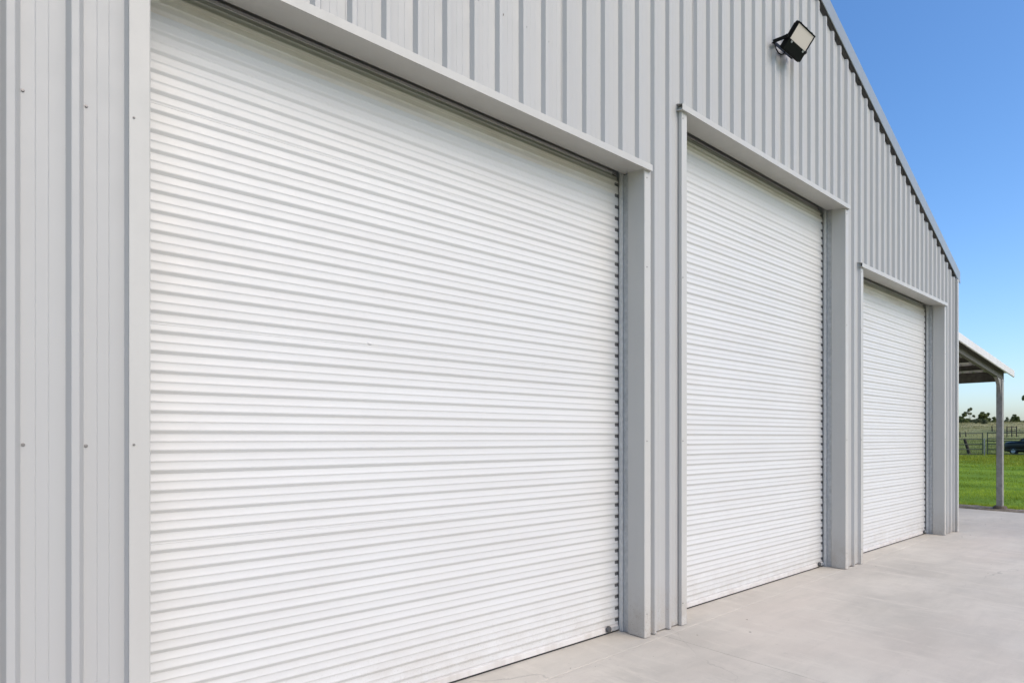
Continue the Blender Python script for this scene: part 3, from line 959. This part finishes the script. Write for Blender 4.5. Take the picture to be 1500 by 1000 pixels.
def tree(base, height, clumps, label, leaf='leaf_dark', size=0.22, dens=220, cat='tree', name='paddock_tree', trunk_r=0.12, group='trees on the paddock crest'):
    root = empty(name, tuple(base))
    tag(root, label, cat, group)
    tk = MB()
    fork = Vector((random.uniform(-.1, .1), random.uniform(-.1, .1), height * 0.38))
    tk.tube([(0, 0, -0.5), (0.03, 0.02, height * 0.2), fork], [trunk_r, trunk_r * 0.8, trunk_r * 0.6], 8)
    quads = []
    u = RGT
    for (dx, dz, r) in clumps:
        c = u * dx + FWD * random.uniform(-0.6, 0.6) * r + Vector((0, 0, dz))
        midp = fork.lerp(c, 0.55) + Vector((random.uniform(-.15, .15), random.uniform(-.15, .15), 0.1))
        tk.tube([fork * 0.95, midp, c], [trunk_r * 0.5, trunk_r * 0.3, trunk_r * 0.1], 6)
        for q in range(5):
            off = Vector(rng.normal(size=3)) * r * 0.42
            quads.append(leaf_cluster(c + off, r * random.uniform(0.40, 0.62), int(dens * r * 0.42) + 25, size))
    tk.build('trunk', M['bark'], root, smooth=True)
    Q = np.concatenate(quads).reshape(-1, 3)
    mesh_obj('crown', Q, [(4*i, 4*i+1, 4*i+2, 4*i+3) for i in range(len(Q) // 4)], M[leaf], root)
    return root

PXM = lambda d: FOCAL_PX / d
D = 165.0
def crest(px, d=D): return spot(px, d)
tree(crest(1411), 3.0, [(-0.9, 1.3, 1.1), (0.4, 1.5, 1.2), (1.0, 0.9, 0.8), (-0.3, 2.2, 0.8), (0, 0.7, 1.1), (-1.5, 0.8, .8)], 'dense dark round bush on the crest touching the shed corner', dens=420)
tree(crest(1421), 5.4, [(-0.5, 4.3, 0.42), (0.25, 4.6, 0.36), (0.0, 3.5, 0.38), (-1.2, 3.7, 0.28), (0.9, 2.7, 0.26), (0.35, 1.1, .35), (-0.4, 0.8, .4)], 'tall thin tree with a few sparse leaf tufts on the crest', 'leaf_grey', dens=300, trunk_r=0.05)
tree(crest(1441), 4.6, [(-1.5, 1.2, 1.0), (-0.6, 2.3, 1.0), (0.1, 3.2, 0.8), (0.9, 2.3, 0.9), (1.6, 1.3, 0.9), (0.2, 1.2, 1.1), (-0.4, 3.5, .5)], 'largest broad tree on the crest left of the awning post', 'leaf_dark', dens=360)
tree(crest(1456), 3.2, [(-0.5, 1.2, 0.7), (0.4, 1.5, 0.6), (0.9, 0.9, 0.6), (-0.1, 2.1, 0.4)], 'small dark tree on the crest half hidden by the awning post', dens=360)
tree(crest(1475.5), 2.8, [(-0.5, 1.1, 0.7), (0.5, 0.9, 0.7), (0.1, 1.7, 0.5)], 'low greyish tree on the crest just right of the awning post', 'leaf_grey', dens=300)
tree(crest(1489), 4.0, [(-0.7, 1.3, 0.9), (0.5, 1.5, 1.0), (0.1, 2.4, 0.8), (1.1, 0.9, 0.9), (-0.6, 2.9, .35), (0.2, 0.7, 1.0)], 'dense dark tree on the crest near the right edge', dens=420)
tree(crest(1507), 3.6, [(-0.7, 1.2, 0.9), (0.5, 1.4, 0.9), (0.1, 2.2, 0.7)], 'tree on the crest cut off by the right edge', dens=300)
tree(spot(1548, 95), 8.6, [(-4.95, 5.1, 0.5), (-3.0, 7.6, 1.1), (-1.2, 8.2, 1.3), (0.6, 8.0, 1.4), (2.0, 6.8, 1.4), (-2.6, 5.6, 1.0), (0.2, 6.0, 1.5)], 'tall gum whose branch tip enters at the right edge', 'leaf_dark', dens=300, trunk_r=0.22)
for px, dd, r_ in ((1431, 128, .9), (1438, 122, 1.1), (1425, 140, .8)):
    tree(spot(px, dd), 0.9, [(-r_ * .5, 0.35, .45 * r_), (r_ * .4, .4, .5 * r_), (0, .5, .4 * r_)],
         {1431: 'brown low shrub on the slope under the largest tree', 1438: 'widest low shrub on the slope left of the awning post', 1425: 'low shrub on the slope under the sparse tall tree'}[px], 'leaf_grey', size=0.12, dens=400, cat='shrub', name='paddock_shrub', trunk_r=0.03, group='shrubs on the dry slope')

# ------------------------------------------------------------------ grass
M['grass'] = leaf_mat('lawn_blades', (0.26, 0.38, 0.02), (0.58, 0.66, 0.08), 0.45, 0.35, 0.9, 0.5)
M['grass_y'] = leaf_mat('tall_grass_blades', (0.22, 0.26, 0.016), (0.42, 0.45, 0.06), 0.5, 0.35)
M['grass_pad'] = leaf_mat('pasture_blades', (0.16, 0.20, 0.05), (0.34, 0.37, 0.13), 0.25, 0.3)
M['grass_dry'] = leaf_mat('dry_grass_blades', (0.22, 0.21, 0.075), (0.50, 0.44, 0.23), 0.2, 0.3)
def blades(n, xlo, xhi, h0, h1, width, name, mat, label, power=1.0, ylo=(-0.0, -6.0), yhi=(0.32, 6.0), clump=0):
    x = xlo + (xhi - xlo) * rng.random(n) ** power
    y0 = ylo[0] * x + ylo[1]; y1 = yhi[0] * x + yhi[1]
    y = y0 + (y1 - y0) * rng.random(n)
    if clump:
        keep = (np.sin(x * 0.9 + 2 * np.sin(y * 0.35)) * np.sin(y * 0.7 + 1.7 * np.sin(x * .3)) + 0.4 * rng.normal(size=n)) > clump
        x, y = x[keep], y[keep]
    keep = x > edge_x(y) + 0.35 + 0.4 * rng.random(len(x))
    x, y = x[keep], y[keep]; n = len(x)
    z = ground_h(x, y) - 0.01
    z = np.where(x < edge_x(y) + 0.9, np.maximum(z, 0.0), z)
    hgt = (h0 + (h1 - h0) * rng.random(n) ** 1.5) * (0.75 + 0.35 * np.sin(x * 1.3) * np.sin(y * 1.1 + .4))
    a = rng.random(n) * 2 * np.pi
    w = width * (0.7 + 0.6 * rng.random(n)) * (0.6 + x / 40.0)
    lean = rng.normal(size=(n, 2)) * hgt[:, None] * 0.35
    bx, by = np.cos(a) * w, np.sin(a) * w
    v = np.empty((n, 3, 3))
    v[:, 0] = np.stack([x - bx, y - by, z], 1)
    v[:, 1] = np.stack([x + bx, y + by, z], 1)
    v[:, 2] = np.stack([x + lean[:, 0], y + lean[:, 1], z + hgt], 1)
    me = bpy.data.meshes.new(name)
    me.vertices.add(3 * n); me.vertices.foreach_set('co', v.ravel())
    me.loops.add(3 * n); me.loops.foreach_set('vertex_index', np.arange(3 * n, dtype=np.int32))
    me.polygons.add(n); me.polygons.foreach_set('loop_start', np.arange(0, 3 * n, 3, dtype=np.int32))
    me.polygons.foreach_set('loop_total', np.full(n, 3, dtype=np.int32))
    me.update(); me.validate()
    me.materials.append(M[mat])
    o = link(bpy.data.objects.new(name, me))
    tag(o, label, 'grass', kind='stuff')
    return o
blades(260000, 15.9, 60, 0.03, 0.10, 0.006, 'lawn_grass', 'grass', 'short green lawn grass beyond the concrete slab', 1.7)
blades(80000, 66, 104, 0.10, 0.30, 0.010, 'paddock_grass', 'grass_pad', 'olive green pasture grass behind the fence', 0.9, (0.05, -4), (0.26, 5), clump=-0.2)
blades(60000, 40, 66, 0.08, 0.28, 0.010, 'tall_grass', 'grass_y', 'longer yellow green grass along the fence', 0.7, (0.0, -2), (0.28, 4), clump=0.05)
blades(70000, 105, 205, 0.10, 0.32, 0.010, 'dry_grass', 'grass_dry', 'dry straw coloured grass on the paddock slope', 0.9, (0.05, -6), (0.26, 6), clump=0.1)

# ------------------------------------------------------------------ grit on the concrete
gm = MB()
for i in range(70):
    x = random.uniform(0.5, 14.5); y = -0.05 - 4.5 * random.random() ** 1.6
    r_ = random.uniform(0.003, 0.011)
    p_ = [(x + r_ * random.uniform(.6, 1.3) * math.cos(a), y + r_ * random.uniform(.6, 1.6) * math.sin(a), 0.0006) for a in [q * math.pi / 3 for q in range(6)]]
    gm.add(p_ + [(x, y, r_ * 0.5)], [(q, (q + 1) % 6, 6) for q in range(6)])
o = gm.build('grit', M['soil'])
tag(o, 'specks of grit and leaf litter scattered on the concrete', 'grit', kind='stuff')
